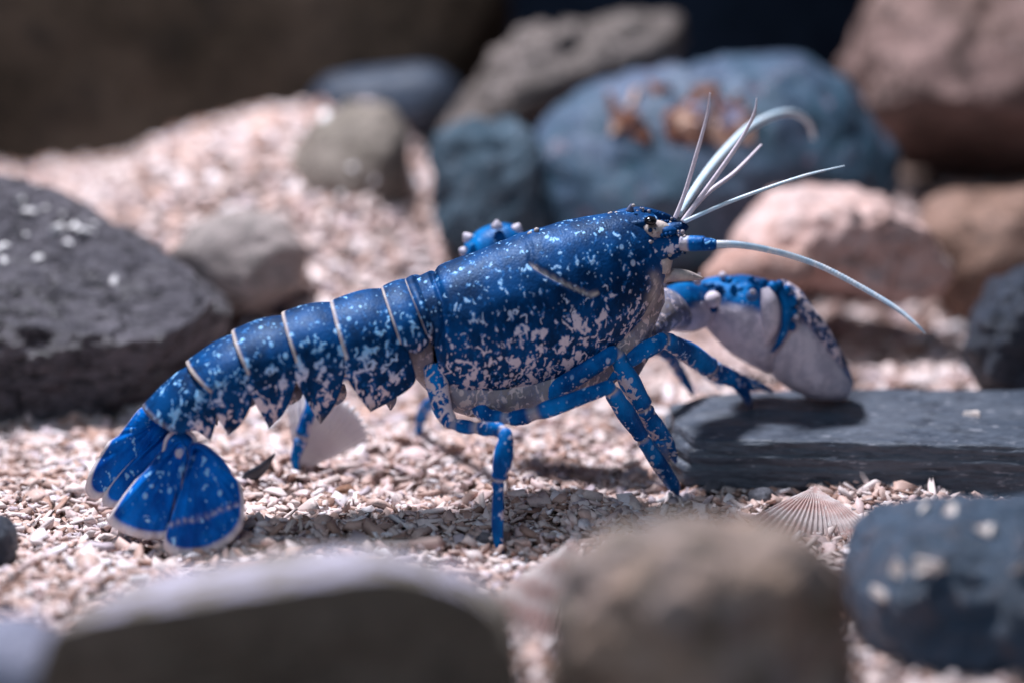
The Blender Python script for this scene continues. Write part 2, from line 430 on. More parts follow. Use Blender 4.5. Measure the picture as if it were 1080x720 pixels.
rock('rounded_rock', 'rounded blue-grey rock in the bottom right corner with pale chips on it',
     [(888, 620), (905, 570), (945, 538), (1000, 526), (1080, 524), (1180, 540), (1230, 620), (1200, 760), (1050, 790), (950, 750), (900, 690)],
     -3.2, 1.6, m_bluegrey, 4, .85, .14, .9, 6, fine=.04)
m_navyrock = rock_mat('navy_rock', [(.012, .018, .032), (.03, .040, .065), (.008, .01, .018), (.09, .10, .14)], 1.8, 10, .55, 1.0, spec=.5)
rock('jagged_rock', 'dark navy jagged rock at the right edge behind the slate slab',
     [(1018, 370), (1028, 325), (1052, 296), (1090, 284), (1160, 290), (1200, 350), (1180, 410), (1080, 414), (1032, 406)], 4.2, .8, m_navyrock, 5, .6, .16, 1.2, 6, ridges=.12, fine=.03, planes=[((1052, 335, 3.5), (-.45, -.85, .25)), ((1062, 380, 3.45), (.2, -.9, -.3)), ((1045, 305, 4), (-.6, -.1, .8))])
m_tan = rock_mat('tan_rock', [(.18, .105, .075), (.26, .16, .125), (.09, .06, .05), (.05, .035, .03)], .9, 6, .75, .7)
rock('tan_rock', 'smooth tan brown rock at the right behind the dark jagged rock',
     [(966, 250), (985, 215), (1030, 200), (1085, 203), (1140, 230), (1150, 300), (1080, 335), (1015, 335), (985, 300)], 8.0, 1.1, m_tan, 6, .8, .2, .9, 5, planes=[((1075, 300, 7.2), (.3, -.7, -.6))])
m_pink = rock_mat('pink_rock', [(.50, .30, .25), (.50, .37, .35), (.27, .17, .14), (.66, .56, .54)], .9, 5, .7, .8)
rock('pink_rock', 'pale pink mottled rock behind the claw and antenna',
     [(765, 280), (785, 225), (830, 193), (870, 195), (930, 215), (980, 250), (1002, 290), (985, 318), (930, 325), (880, 310), (830, 300)], 6.6, 1.1, m_pink, 7, .75, .22, .9, 6, ridges=.14, fine=.04, planes=[((930, 270, 5.7), (.3, -.9, .2))])
rock('small_pink_rock', 'small low reddish rock between the claw and the pale pink rock',
     [(740, 290), (760, 262), (800, 255), (850, 262), (862, 285), (845, 305), (790, 308), (750, 305)], 5.2, .5, rock_mat('red_rock', [(.36, .19, .15), (.42, .27, .23), (.20, .11, .09)], 1.5, 7), 8, .8, .1, 1.2, 4)
m_rust = rock_mat('pink_topped_brown_rock', [(.09, .055, .045), (.24, .155, .14), (.035, .025, .02), (.32, .24, .23)], .6, 5, .8, .8)
rock('tall_rock', 'big pinkish brown rock in the top right corner with a dark underside',
     [(882, 60), (900, 15), (950, -30), (1050, -60), (1180, -40), (1220, 100), (1180, 230), (1060, 262), (975, 250), (920, 190), (893, 120)], 12.5, 1.9, m_rust, 9, .75, .35, .5, 6,
     planes=[((985, 118, 11.2), (-.10, -.45, -.89)), ((900, 60, 11.5), (-.7, -.6, .3))], ridges=.3, fine=.06)
m_teal = rock_mat('teal_rock', [(.022, .070, .105), (.060, .085, .14), (.012, .024, .045), (.15, .12, .17)], .6, 4, .6, .7, spec=.5)
rock('large_blue_rock', 'large smooth blue-teal rock behind the antennules with rusty pebbles on it',
     [(558, 170), (585, 120), (630, 90), (700, 66), (780, 55), (850, 56), (905, 85), (935, 140), (945, 210), (900, 262), (800, 280), (700, 285), (610, 285), (570, 240)], 9.6, 1.6, m_teal, 10, .8, .22, .6, 6, ridges=.08, fine=.05)
m_teal2 = rock_mat('dull_blue_block', [(.022, .050, .075), (.05, .08, .11), (.012, .022, .035), (.11, .13, .16)], 1.0, 6, .7, .9)
rock('blue_block', 'blocky dull blue rock with a flat top just left of the large blue rock',
     [(452, 210), (456, 150), (480, 128), (545, 120), (570, 150), (575, 230), (560, 275), (490, 275), (465, 250)], 8.4, .9, m_teal2, 11, .5, .22, 1.0, 6, ridges=.2, planes=[((500, 150, 7.7), (-.1, -.35, .93))])
m_ridge = rock_mat('grey_brown_rock', [(.085, .07, .062), (.17, .14, .13), (.045, .04, .036), (.28, .25, .25)], 1.0, 6, .75, .9, strata=(1, 1, 1.8))
rock('slanting_rock', 'long grey-brown slanting rock leaning behind the blue block',
     [(455, 150), (480, 100), (530, 55), (600, 22), (660, 6), (705, 14), (712, 50), (690, 78), (620, 92), (570, 118), (520, 150), (480, 165)], 12.0, 1.0, m_ridge, 12, .7, .3, .8, 6, ridges=.35, fine=.06)
rock('flat_dark_rock', 'low dark navy rock behind the gravel mound',
     [(325, 105), (350, 84), (400, 74), (450, 68), (482, 85), (490, 130), (440, 150), (370, 150), (335, 135)], 13.0, .9, rock_mat('dark_navy_rock', [(.022, .032, .052), (.04, .055, .085), (.015, .02, .03)], .9, 5, .5, .5, spec=.5), 13, .8, .12, .8, 4)
m_olive = rock_mat('olive_rock', [(.13, .11, .09), (.21, .175, .15), (.08, .068, .058)], 1.0, 7, .8, .7)
rock('half_buried_rock', 'olive grey rock half buried at the right end of the gravel mound',
     [(300, 180), (322, 128), (370, 108), (412, 112), (434, 150), (430, 200), (418, 240), (370, 262), (315, 250)], 9.6, 1.4, m_olive, 14, .8, .10, .9, 5)
rock('half_buried_rock', 'pale grey half buried rock in the gravel just right of the large dark boulder',
     [(180, 270), (200, 235), (250, 222), (300, 230), (325, 262), (315, 305), (270, 330), (220, 325)], 6.0, .7, rock_mat('grey_green_rock', [(.17, .145, .135), (.26, .215, .205), (.10, .09, .085)], 1.3, 7), 15, .8, .12, 1.1, 5)
rock('blue_pebble', 'dark blue pebble cut by the left edge in front of the tail',
     [(-40, 580), (-25, 550), (0, 545), (15, 560), (18, 585), (8, 603), (-20, 612)], -1.6, .35, m_navyrock, 16, .85, .04, 2, 4, cat='pebble')
rock('corner_rock', 'bluish lilac blurred rock in the bottom left corner',
     [(-60, 690), (-20, 655), (30, 655), (70, 680), (95, 730), (80, 800), (-60, 800)], -6.8, .7, rock_mat('lilac_rock', [(.16, .17, .24), (.24, .23, .30), (.09, .10, .14)], 1.1, 8), 17, .8, .08, 1.2, 4)
# brown rock face and dark back of the tank
def wall(name, x0, x1, y, z0, z1, mat, amp, seed, nx=70, nz=50):
    mb = MB(); vs = []
    for i in range(nz):
        for j in range(nx):
            x = x0+(x1-x0)*j/(nx-1); z = z0+(z1-z0)*i/(nz-1)
            vs.append((x, y+amp*noise.fractal(Vector((x*.35+seed, z*.35, 0)), 1, 2, 5), z))
    n = len(vs); back = [(a, y+1.6, c) for a, b, c in vs]
    f = grid_faces(nz, nx, False); mb.add(vs, f); mb.add(back, [q[::-1] for q in f])
    rim = [j for j in range(nx)]+[i*nx+nx-1 for i in range(1, nz)]+[(nz-1)*nx+j for j in range(nx-2, -1, -1)]+[i*nx for i in range(nz-2, 0, -1)]
    mb.f += [(rim[k], rim[(k+1) % len(rim)], rim[(k+1) % len(rim)]+n, rim[k]+n) for k in range(len(rim))]
    return mb.build(name, mat)
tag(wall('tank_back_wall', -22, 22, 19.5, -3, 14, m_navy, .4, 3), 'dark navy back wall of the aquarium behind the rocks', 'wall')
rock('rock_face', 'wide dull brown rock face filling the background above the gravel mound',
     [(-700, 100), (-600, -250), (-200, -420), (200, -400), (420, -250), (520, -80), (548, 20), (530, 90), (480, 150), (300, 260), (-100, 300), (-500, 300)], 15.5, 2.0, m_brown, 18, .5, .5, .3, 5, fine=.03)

# slate slab under the claw
def slab():
    mb = MB(); plan = [(1.92, .84), (3.0, .74), (4.4, .64), (6.2, .52), (7.4, .7), (7.4, 2.6), (5.5, 2.55), (4.2, 2.62), (3.0, 2.5), (2.1, 2.4), (1.72, 2.3), (1.66, 1.5)]
    n = 260; L = []; 
    pl = plan+[plan[0]]; seg = [math.dist(pl[i], pl[i+1]) for i in range(len(plan))]; tot = sum(seg)
    for i in range(n):
        s = tot*i/n; j = 0
        while s > seg[j]: s -= seg[j]; j += 1
        u = s/seg[j]; L.append((pl[j][0]+(pl[j+1][0]-pl[j][0])*u, pl[j][1]+(pl[j+1][1]-pl[j][1])*u))
    cx, cy = 4.4, 1.5; levels = 34; H = .60; vs = []
    steps = [0.0]; r = random.Random(5)
    for k_ in range(levels): steps.append(steps[-1]*.55 + r.uniform(-.020, .020) if r.random() < .3 else steps[-1])
    def ztop(x, y): return .59 + .04*(y-.7) + .02*noise.noise(Vector((x*.9, y*3, 2))) - .16*max(0, 2.5-x)*.4
    for k_ in range(levels):
        u = k_/(levels-1); 
        for i, (x, y) in enumerate(L):
            o = -steps[k_]*(1+.8*noise.noise(Vector((x*1.4, y*1.4, k_*.12)))) + .022*noise.fractal(Vector((x*3.0, y*3.0, u*9)), 1, 2, 4)
            o -= .05*ease(.90, 1, u) + .05*(1-ease(0, .12, u)) + (.07*ease(.50, .54, u) + .06*ease(.78, .82, u))*ease(2.2, 1.9, x)
            dx, dy = x-cx, y-cy; l = math.hypot(dx*.25, dy); nx_, ny_ = dx*.25/l, dy/l
            z = .02*noise.noise(Vector((x*2, y*2, u*6)))*u*(1-u)*4 + u*ztop(x, y) - .03
            vs.append((x+nx_*o, y+ny_*o, z))
    f = grid_faces(levels, n, True)
    top = vs[-n:]; m = 24; 
    for r_ in range(1, m+1):
        t = r_/m
        for x, y, z in top:
            X = x+(cx-x)*t*(1 if True else 1); Y_ = y+(cy-y)*t
            X = x+(max(1.9, min(6.9, x))*.98+.088 - x)*t; Y_ = y+(1.5-y)*t
            vs.append((X, Y_, ztop(X, Y_)-.03 + .018*noise.fractal(Vector((X*1.2, Y_*6, 4)), 1, 2, 4) + (z-ztop(x, y)+.03)*(1-t)**3))
    f += [tuple(q+ (levels-1)*n for q in g) for g in grid_faces(m+1, n, True)]
    mb.add(vs, f)
    o = mb.build('slate_slab', rock_mat('layered_slate', [(.044, .058, .084), (.080, .094, .122), (.026, .034, .050), (.22, .23, .27)], 1.2, 10, .5, .6, strata=(.7, 1.3, 3.4), spec=.55, bd=.05))
    tag(o, 'flat layered blue-grey slate slab that the near claw rests on', 'stone slab')
    BVH['slab'] = BVHTree.FromPolygons([v.co.copy() for v in o.data.vertices], [tuple(p.vertices) for p in o.data.polygons])
slab()

# ------------------------------------------------------------------ loose chips and pebbles lying on the rocks
CH, CL = chip_variants(12, 7)
def loose(name, label, cat, group, key, px, py, size, mat, fat=1.0, tilt=.3):
    hit = BVH[key].ray_cast(CAM, ray(px, py))
    if hit[0] is None: return
    v = CH[random.randrange(len(CH))]*np.array([size*1.2, size, size*fat])
    me = bpy.data.meshes.new(name); me.from_pydata([tuple(q) for q in v], [], CL); me.materials.append(mat)
    o = bpy.data.objects.new(name, me); COL.objects.link(o)
    o.rotation_euler = hit[1].to_track_quat('Z', 'Y').to_euler()
    o.rotation_euler.rotate_axis('Z', random.uniform(0, 6.28)); o.location = hit[0]+hit[1]*size*.10
    o.rotation_euler.rotate_axis('X', random.uniform(-tilt, tilt))
    tag(o, label, cat, group)
BO = 'large dark grey boulder at the left edge with pale chips scattered on its top'
for px, py, s, lb in [(22, 212, .10, 'white chip highest up on the large dark boulder near the left edge'), (30, 224, .11, 'white chip just below the highest chip on the large dark boulder'),
        (60, 243, .17, 'broad flat white chip, biggest in the cluster on the dark boulder'), (78, 240, .10, 'small white chip on the upper right rim of the boulder chip cluster'),
        (70, 256, .09, 'white chip at the foot of the cluster on the dark boulder'), (92, 246, .13, 'white chip at the right end of the cluster on the dark boulder'),
        (120, 297, .08, 'lone white chip low on the sloping face of the dark boulder'), (2, 262, .10, 'white chip at the left edge of the photo on the dark boulder'),
        (40, 272, .06, 'tiny white chip alone left of the lone low chip on the dark boulder')]:
    loose('gravel_chip', lb, 'gravel chip', 'chips on the large dark boulder', BO, px, py, s, M['chip_white'])
for px, py, s in [(48, 220, .05), (98, 236, .06), (40, 196, .05), (4, 275, .06), (26, 248, .05), (66, 226, .05), (86, 232, .06)]:
    loose('gravel_chip', 'tiny white crumb scattered among the larger chips on the large dark grey boulder', 'gravel chip', 'crumbs on the large dark boulder', BO, px, py, s, M['chip_white'])
for px, py, s, lb in [(976, 538, .09, 'cream chip furthest back left on the rounded blue-grey corner rock'), (1006, 540, .10, 'cream chip at the back middle of the rounded blue-grey corner rock'),
        (1040, 562, .12, 'long slanted chip on the right of the rounded blue-grey corner rock'), (947, 604, .13, 'cream chip left of the chip cluster on the blue-grey corner rock'),
        (978, 594, .16, 'biggest white chip in the middle of the blue-grey corner rock'), (990, 602, .10, 'small chip touching the biggest chip on the blue-grey corner rock'),
        (930, 625, .11, 'peach chip lowest on the left flank of the blue-grey corner rock'), (1076, 598, .10, 'chip at the right edge of the photo on the blue-grey corner rock')]:
    loose('gravel_chip', lb, 'gravel chip', 'chips on the blue-grey corner rock', 'rounded blue-grey rock in the bottom right corner with pale chips on it', px, py, s, M['chip'], 1.4)
loose('gravel_chip', 'single cream chip lying alone on the slate slab', 'gravel chip', None, 'slab', 1026, 438, .13, M['chip'], 1.0, .1)
mr = [plain('rusty_pebble', (.20, .075, .04), (.09, .04, .03), .6, 5), plain('peach_pebble', (.55, .36, .27), (.4, .24, .18), .6, 5), plain('lilac_pebble', (.30, .30, .42), (.2, .2, .3), .6, 5)]
BL = 'large smooth blue-teal rock behind the antennules with rusty pebbles on it'
names = [('rusty brown pebble on the large blue rock', 'rusty pebbles on the large blue rock'), ('peach pebble on the large blue rock', 'peach pebbles on the large blue rock'), ('pale lilac pebble on the large blue rock', 'lilac pebbles on the large blue rock')]
rr = random.Random(4)
for q in range(42):
    a = rr.uniform(0, 6.28); r_ = rr.random()**.5; px = 722+82*r_*math.cos(a); py = 122+30*r_*math.sin(a)+.06*(px-720)
    t = rr.choice([0, 0, 0, 0, 1, 2])
    loose('pebble', names[t][0], 'pebble', names[t][1], BL, px, py, rr.uniform(.10, .27), mr[t], 1.3)
for px, py, s, lb in [(345, 124, .12, 'round white chip at the top left of the olive half buried rock'), (372, 178, .08, 'white chip halfway down the olive half buried rock'), (362, 210, .12, 'white chip lowest on the olive half buried rock'), (395, 190, .06, 'tiny chip at the right of the olive half buried rock')]:
    loose('gravel_chip', lb, 'gravel chip', 'chips on the olive rock', 'olive grey rock half buried at the right end of the gravel mound', px, py, s, M['chip_white'], 1.5)
def pebble(label, px, py, s, mat, sq=(1, 1, .7), name='pebble'):
    g = G(px, py, 0); z = float(hgt(g.x, g.y)); g = G(px, py, z+s*.3)
    v = CH[random.randrange(len(CH))]
    mb = MB(); n = 16
    vs = []
    for i in range(n+1):
        for j in range(n):
            a = math.pi*i/n; b = 2*math.pi*j/n; d = Vector((math.sin(a)*math.cos(b), math.sin(a)*math.sin(b), math.cos(a)))
            r_ = s*(1+.3*noise.noise(d*1.6+Vector((px, py, 0))*.37)); vs.append(Vector((d.x*sq[0], d.y*sq[1], d.z*sq[2]))*r_)
    mb.add(vs, grid_faces(n+1, n, True)); o = mb.build(name, mat); o.location = g; tag(o, label, name.replace('_', ' '))
m_pb = rock_mat('dark_pebble', [(.06, .06, .075), (.11, .11, .13), (.04, .04, .05)], 4, 20, .6)
m_rb = rock_mat('russet_pebble', [(.22, .10, .06), (.30, .16, .10), (.12, .06, .04)], 5, 20, .6)
pebble('russet brown pebble in the gravel right of the white ribbed shell', 363, 518, .11, m_rb)
pebble('small dark grey pebble in the gravel below the front of the slate slab', 803, 524, .15, m_pb)
pebble('dark grey pebble in the shade by the foremost leg tip', 752, 512, .17, m_pb)
pebble('dark pebble in the shadow just right of the rear walking leg', 512, 572, .10, m_pb, (1, .8, 1.1))

# ------------------------------------------------------------------ ribbed shells
def scallop(label, loc, rot, R, mat, spread=1.15, dome=.28, ribs=26, rib=.016):
    mb = MB(); nr, na = 34, ribs*6+1; top = []; 
    for lay in (0, 1):
        vs = []
        for i in range(nr):
            r = (i/(nr-1)); 
            for j in range(na):
                u = j/(na-1); a = (u-.5)*2*spread
                rad = R*r*(1-.10*abs(u-.5)**2*4)*(1+.03*math.cos(u*ribs*2*math.pi)*(r**4))
                z = dome*R*(math.sin(math.pi*min(1, r*.78+.10)))*(math.cos((u-.5)*math.pi*.92))**.8 if abs(u-.5) < .499 else 0
                z += rib*R*math.cos(u*ribs*2*math.pi)*min(1, r*3) + .003*R*math.sin(r*42)
                vs.append(Vector((rad*math.sin(a), rad*math.cos(a), z - lay*.022*R)))
        f = grid_faces(nr, na, False)
        mb.add(vs, f if lay == 0 else [q[::-1] for q in f])
    o = mb.build('scallop_shell', mat); o.location = loc; o.rotation_euler = rot; tag(o, label, 'shell'); return o
def shell_surface(name, a, b, c_):
    k = NT(name); co = k.n('ShaderNodeTexCoord').outputs['Object']
    ln = k.n('ShaderNodeVectorMath', operation='LENGTH'); k.l(co, ln.inputs[0])
    wv = k.math('ADD', k.math('MULTIPLY', ln.outputs['Value'], 9), k.math('MULTIPLY', k.noise(co, 3, 3), 3))
    s = k.math('SINE', k.math('MULTIPLY', wv, 2)); n = k.noise(co, 14, 5, .7)
    c = k.mix(k.step(s, -.4, .8), a, b); c = k.mix(k.step(n, .52, .7), c, c_); k.l(c, k.b.inputs['Base Color'])
    k.b.inputs['Subsurface Weight'].default_value = .5; k.b.inputs['Subsurface Scale'].default_value = .25; k.b.inputs['Subsurface Radius'].default_value = (1, 1, 1)
    k.b.inputs['Roughness'].default_value = .55; k.l(k.bump(n, .5, .02), k.b.inputs['Normal']); return k.m
m_sc = shell_surface('pink_shell', (.55, .34, .31), (.64, .50, .48), (.72, .66, .64))
m_sw = shell_surface('white_shell', (.80, .76, .82), (.83, .80, .84), (.74, .70, .76))
scallop('pinkish ribbed shell poking from the gravel in front of the slate slab', P(858, 514, .05), (math.radians(-32), math.radians(-8), math.radians(184)), 1.0, m_sc, .95, .16, 22)
scallop('large pale pink ribbed shell lying half under the mottled foreground rock', P(603, 570, -2.5), (math.radians(-32), math.radians(-10), math.radians(172)), 2.2, m_sc, .60, .08, 30)
g = G(318, 505, .0)
scallop('small white ribbed shell standing upright under the tail beside the far rear leg', (g.x-.06, 1.35, .0), (math.radians(72), math.radians(30), math.radians(4)), .98, m_sw, .66, .12, 15, .03)
g = G(272, 512, .0)
mb = MB(); tube(mb, [(-.22, 0, -.12, .01), (-.1, 0, -.02, .07), (.05, 0, .08, .06), (.2, 0, .26, .01)], n=12, rings=14, flat=.35)
o = mb.build('mussel_shell', plain('dark_mussel', (.03, .035, .05), (.06, .07, .09), .35, 8)); o.location = (g.x, g.y, .12)
tag(o, 'dark blue mussel shell sliver in the gravel left of the white ribbed shell', 'shell')

# ------------------------------------------------------------------ the lobster
ROOT = empty('lobster', (0, .2, 0))
tag(ROOT, 'blue speckled lobster walking over the gravel with one claw resting on the slate slab', 'lobster')
def YB(px): return float(np.interp(px, [100, 200, 300, 450, 700], [-.75, -.55, -.30, .12, .60]))
CREAM = (0, 1, 1)
body = MB()
# carapace
cst = [(430, 297, 447, 352, .10, .40), (434, 296, 460, 402, .12, .52), (447, 290, 472, 414, .14, .58), (470, 279, 496, 419, .18, .64), (510, 264, 534, 417, .25, .67), (550, 248, 576, 409, .33, .67),
       (590, 236, 618, 392, .40, .65), (625, 228, 650, 366, .47, .59), (655, 223, 677, 336, .52, .50), (675, 222, 692, 310, .56, .40), (690, 225, 700, 290, .59, .30), (699, 243, 703, 272, .6, .18)]
groove = [(552, 247), (560, 262), (560, 279), (577, 289), (600, 301), (622, 311), (640, 306)]
line2 = [(455, 285), (466, 315), (470, 345), (462, 372), (466, 400)]
def proj(p):
    d = p-CAM; t = d.dot(FWD); return 540+d.dot(RGT)/t*D*100, 360-d.dot(UPV)/t*D*100
def dpoly(x, y, pl, w0=1):
    best = 1e9; side = 0; par = 0
    for i in range(len(pl)-1):
        ax, ay = pl[i]; bx, by = pl[i+1]; vx, vy = bx-ax, by-ay
        t = max(0, min(1, ((x-ax)*vx+(y-ay)*vy)/(vx*vx+vy*vy))); dx, dy = x-ax-vx*t, y-ay-vy*t; d = math.hypot(dx, dy)
        if d < best: best = d; side = vx*dy-vy*dx; par = (i+t)/(len(pl)-1)
    return best, side, par
def mirror(p, px):       # reflect into the near side of the body
    y0 = YB(px); return Vector((p.x, y0-abs(p.y-y0), p.z))
def cdisp(p, c, u, a):
    q = Vector((p.x, c.y-abs(p.y-c.y), p.z)); x, y = proj(q)
    d, s, par = dpoly(x, y, groove); k_ = math.exp(-(d/2.0)**2)*.028*(float(ease(.05, .5, par))*.8+.2)*float(ease(1, .8, par))
    b = math.exp(-((d-7)/6)**2)*.008
    d2, _, _ = dpoly(x, y, line2); k_ += math.exp(-(d2/3.5)**2)*.05
    nrm = (p-c).normalized()
    return p - nrm*k_ + nrm*b + nrm*.012*noise.noise(p*4)
def ccol(u, a, p):
    q = Vector((p.x, YB(proj(p)[0])-abs(p.y-YB(proj(p)[0])), p.z)); x, y = proj(q)
    v = (1-math.cos(a))/2     # 0 top 1 bottom
    R = .41 + .43*float(ease(.30, .75, v)) - .06*float(ease(.3, .0, v)); B = float(ease(.12, .6, v))*.75 + .15
    if x > 640: R -= .16
    R = max(R, 0.05)
    R = R*float(1-ease(.3, .05, u)*.0)
    d, s, par = dpoly(x, y, groove); Gc = 0
    if .3 < par < .93: Gc = math.exp(-((d-1.2)/1.1)**2)*(.9 if s > 0 else .3)*float(ease(.3, .4, par))
    e = math.exp(-((u)/.012)**2); Gc = max(Gc, e*.8)
    # pale patches near the mouth
    d3 = math.hypot((x-636)/14, (y-372)/10); R += .12*math.exp(-d3**2)
    d4, _, _ = dpoly(x, y, [(690, 292), (694, 303), (672, 335)]); Gc = max(Gc, .65*math.exp(-(d4/6)**2)*float(ease(675, 690, x)))
    if v > .93: Gc = max(Gc, float(ease(.93, .98, v))*.55)
    return (min(1, R), min(1, Gc), min(1, B))
loft(body, cst, 210, 150, colf=ccol, dispf=cdisp)
# thorax underside, inside the carapace
tst = [(425, 350, 440, 400, .08, .3), (450, 370, 470, 428, .14, .42), (500, 380, 505, 437, .2, .46), (560, 375, 565, 435, .3, .48), (620, 350, 625, 415, .42, .44), (665, 300, 672, 375, .55, .34), (690, 260, 700, 320, .6, .2)]
def tcol(u, a, p): return (.72, .45, 1)
loft(body, tst, 50, 40, colf=tcol)
# inner abdomen
ast = [(445, 320, 452, 396, .12, .42), (400, 325, 410, 398, .02, .42), (350, 338, 360, 396, -.12, .40), (300, 350, 318, 400, -.26, .38), (250, 372, 266, 414, -.38, .34), (205, 405, 230, 434, -.48, .28), (180, 430, 205, 452, -.52, .2)]
loft(body, ast, 50, 36, colf=lambda u, a, p: (.6, .5, 1) if math.cos(a) < -.1 else (.1, .35, .6))
# abdomen plates
def plate(Tf, Tr, Hf, Hr, flapF, flapR, tip, hwf, hwr, rfirst=False, R0=.25, rim=.9):
    """front/rear top, front/rear hinge, then free edges of the side flap (px lists) converging on tip"""
    ns, nq, nf = 30, 22, 18
    def side(T, H, flap, hw, lift):
        yb = YB(T[0]); T3 = P(T[0], T[1], yb); H3 = P(H[0], H[1], yb-hw)
        pts = []
        for i in range(nq+1):
            ph = (i/nq)*math.pi/2; s, c1 = math.sin(ph), 1-math.cos(ph)
            q = Vector((T3.x+(H3.x-T3.x)*(.35*s+.65*c1), T3.y+(H3.y-T3.y)*s, T3.z+(H3.z-T3.z)*c1))
            c0 = Vector((q.x, yb, H3.z)); q += (q-c0).normalized()*lift; pts.append(q)
        fl = catmull([H]+flap+[tip], nf+1)
        for i in range(1, nf+1):
            u = i/nf; pts.append(P(fl[i][0], fl[i][1], yb-hw-lift*(1-u)+.10*u*u*hw))
        return pts
    A = side(Tf, Hf, flapF, hwf, -.022); Bp = side(Tr, Hr, flapR, hwr, .03)
    m = len(A); rows = []
    for i in range(ns):
        s = i/(ns-1); row = []
        for j in range(m):
            q = A[j].lerp(Bp[j], s)
            yb = YB(proj(q)[0]) if j > 0 else q.y
            n = (q-Vector((q.x, YB(Tf[0])*(1-s)+YB(Tr[0])*s, q.z-.5*(A[0]-q).length))).normalized()
            q = q + Vector((0, n.y, n.z))*(.045*math.sin(math.pi*s**.8))*(1 if j < nq+6 else .5)
            row.append(q)
        rows.append(row)
    full = []
    for i, row in enumerate(rows):
        s = i/(ns-1); y0 = YB(Tf[0])*(1-s)+YB(Tr[0])*s
        far = [Vector((q.x+ .20*(y0-q.y)*0, 2*y0-q.y, q.z)) for q in row[:0:-1]]
        full.append(far+row)
    nc = len(full[0]); 
    cs = []
    for i in range(ns):
        s = i/(ns-1)
        for j in range(nc):
            v = abs(j-(m-1))/(m-1); x, y = proj(full[i][j])
            R = R0+.04+.40*float(ease(.2, .5, v))+.08*float(ease(.6, 1, v)); B = .1+.9*float(ease(.5, .85, v))
            Gc = rim*float(ease(.945, .975, s)) if v < .58 else 0
            R -= .35*float(ease(.22, .05, s))*float(ease(.5, .6, v)); R += .22*float(ease(.7, .95, v))*float(ease(.15, .4, s)); Gc = max(Gc, .6*float(ease(.93, 1, v))*float(ease(.15, .45, s)))
            R = max(R, 0)
            cs.append((min(1, R), Gc, B))
    vo = [q for r in full for q in r]
    cen = [Vector((full[i][j].x, YB(Tf[0]), full[i][m-1].z-.7)) for i in range(ns) for j in range(nc)]
    vi = [q+(c-q).normalized()*.035 for q, c in zip(vo, cen)]
    f = grid_faces(ns, nc, False); n0 = len(vo)
    fs = list(f)+[tuple(x+n0 for x in g[::-1]) for g in f]
    for i in range(ns-1):
        for jj in (0, nc-1): fs.append((i*nc+jj, (i+1)*nc+jj, (i+1)*nc+jj+n0, i*nc+jj+n0))
    for j in range(nc-1):
        for ii in (0, ns-1): fs.append((ii*nc+j, ii*nc+j+1, ii*nc+j+1+n0, ii*nc+j+n0))
    body.add(vo+vi, fs, cs+cs)
# from the tail forwards: each plate overlaps the one behind it
plate((200, 383), (150, 430), (226, 412), (180, 452), [(229, 428), (227, 446)], [(190, 456), (206, 452)], (222, 464), .42, .34, R0=.38, rim=.25)
plate((250, 350), (196, 384), (266, 395), (222, 412), [(268, 410), (263, 431), (254, 447)], [(222, 426), (229, 438)], (241, 459), .46, .43, R0=.28)
plate((303, 332), (244, 352), (320, 385), (261, 393), [(314, 396), (308, 418), (299, 436)], [(261, 408), (270, 426)], (284, 452), .50, .47, R0=.22)
plate((354, 319), (297, 333), (370, 378), (312, 380), [(365, 390), (359, 412), (351, 430)], [(311, 397), (322, 420)], (338, 447), .53, .50, R0=.22)
plate((408, 304), (348, 321), (430, 368), (364, 377), [(436, 388), (437, 404), (415, 421)], [(364, 392), (374, 412)], (391, 434), .55, .53, R0=.24)
plate((436, 295), (402, 306), (452, 352), (422, 362), [(452, 362), (446, 370)], [(426, 366), (430, 370)], (440, 373), .56, .56, R0=.25)
plate((440, 293), (427, 298), (456, 340), (450, 352), [(458, 350), (458, 356)], [(452, 356), (454, 360)], (456, 366), .56, .57, R0=.1)
# rostrum with granules
ptube(body, [(600, 254, .45, .04), (630, 241, .5, .09), (655, 231, .55, .10), (675, 226.5, .57, .085), (692, 227, .58, .055), (705, 230, .6, .035), (716, 236, .62, .01)], rings=30, n=14, colf=lambda u, a: (.12, 0, .2))
ptube(body, [(666, 238, .30, .05), (680, 236, .30, .045), (694, 238, .36, .03), (702, 243, .40, .01)], rings=20, n=10, colf=lambda u, a: (.3, 0, .2))
rr = random.Random(3)
for i in range(60):
    px = rr.uniform(615, 712); py = np.interp(px, [615, 645, 675, 700, 715], [233, 225, 219, 225, 231])+rr.uniform(0, 9)
    blob(body, P(px, py, .5), rr.uniform(.010, .024), (.0, rr.choice([0, 0, .35, .7]), .4), 7)
spine(body, P(664, 224, .5), P(666, 215, .48), .045, (0, .2, .2)); blob(body, P(668, 217, .44), .02, (0, .7, .6), 8)
for a, b in ((559, 247), (566, 243)): blob(body, P(a, b, .3), .03, (0, .6, .5), 8)
put(body.build('body', M['shell']), ROOT)

def part(mb, name, mat, parent=ROOT, **k):
    o = mb.build(name, mat, **k)
    if parent is ROOT: put(o, ROOT)
    else: o.parent = parent
    return o
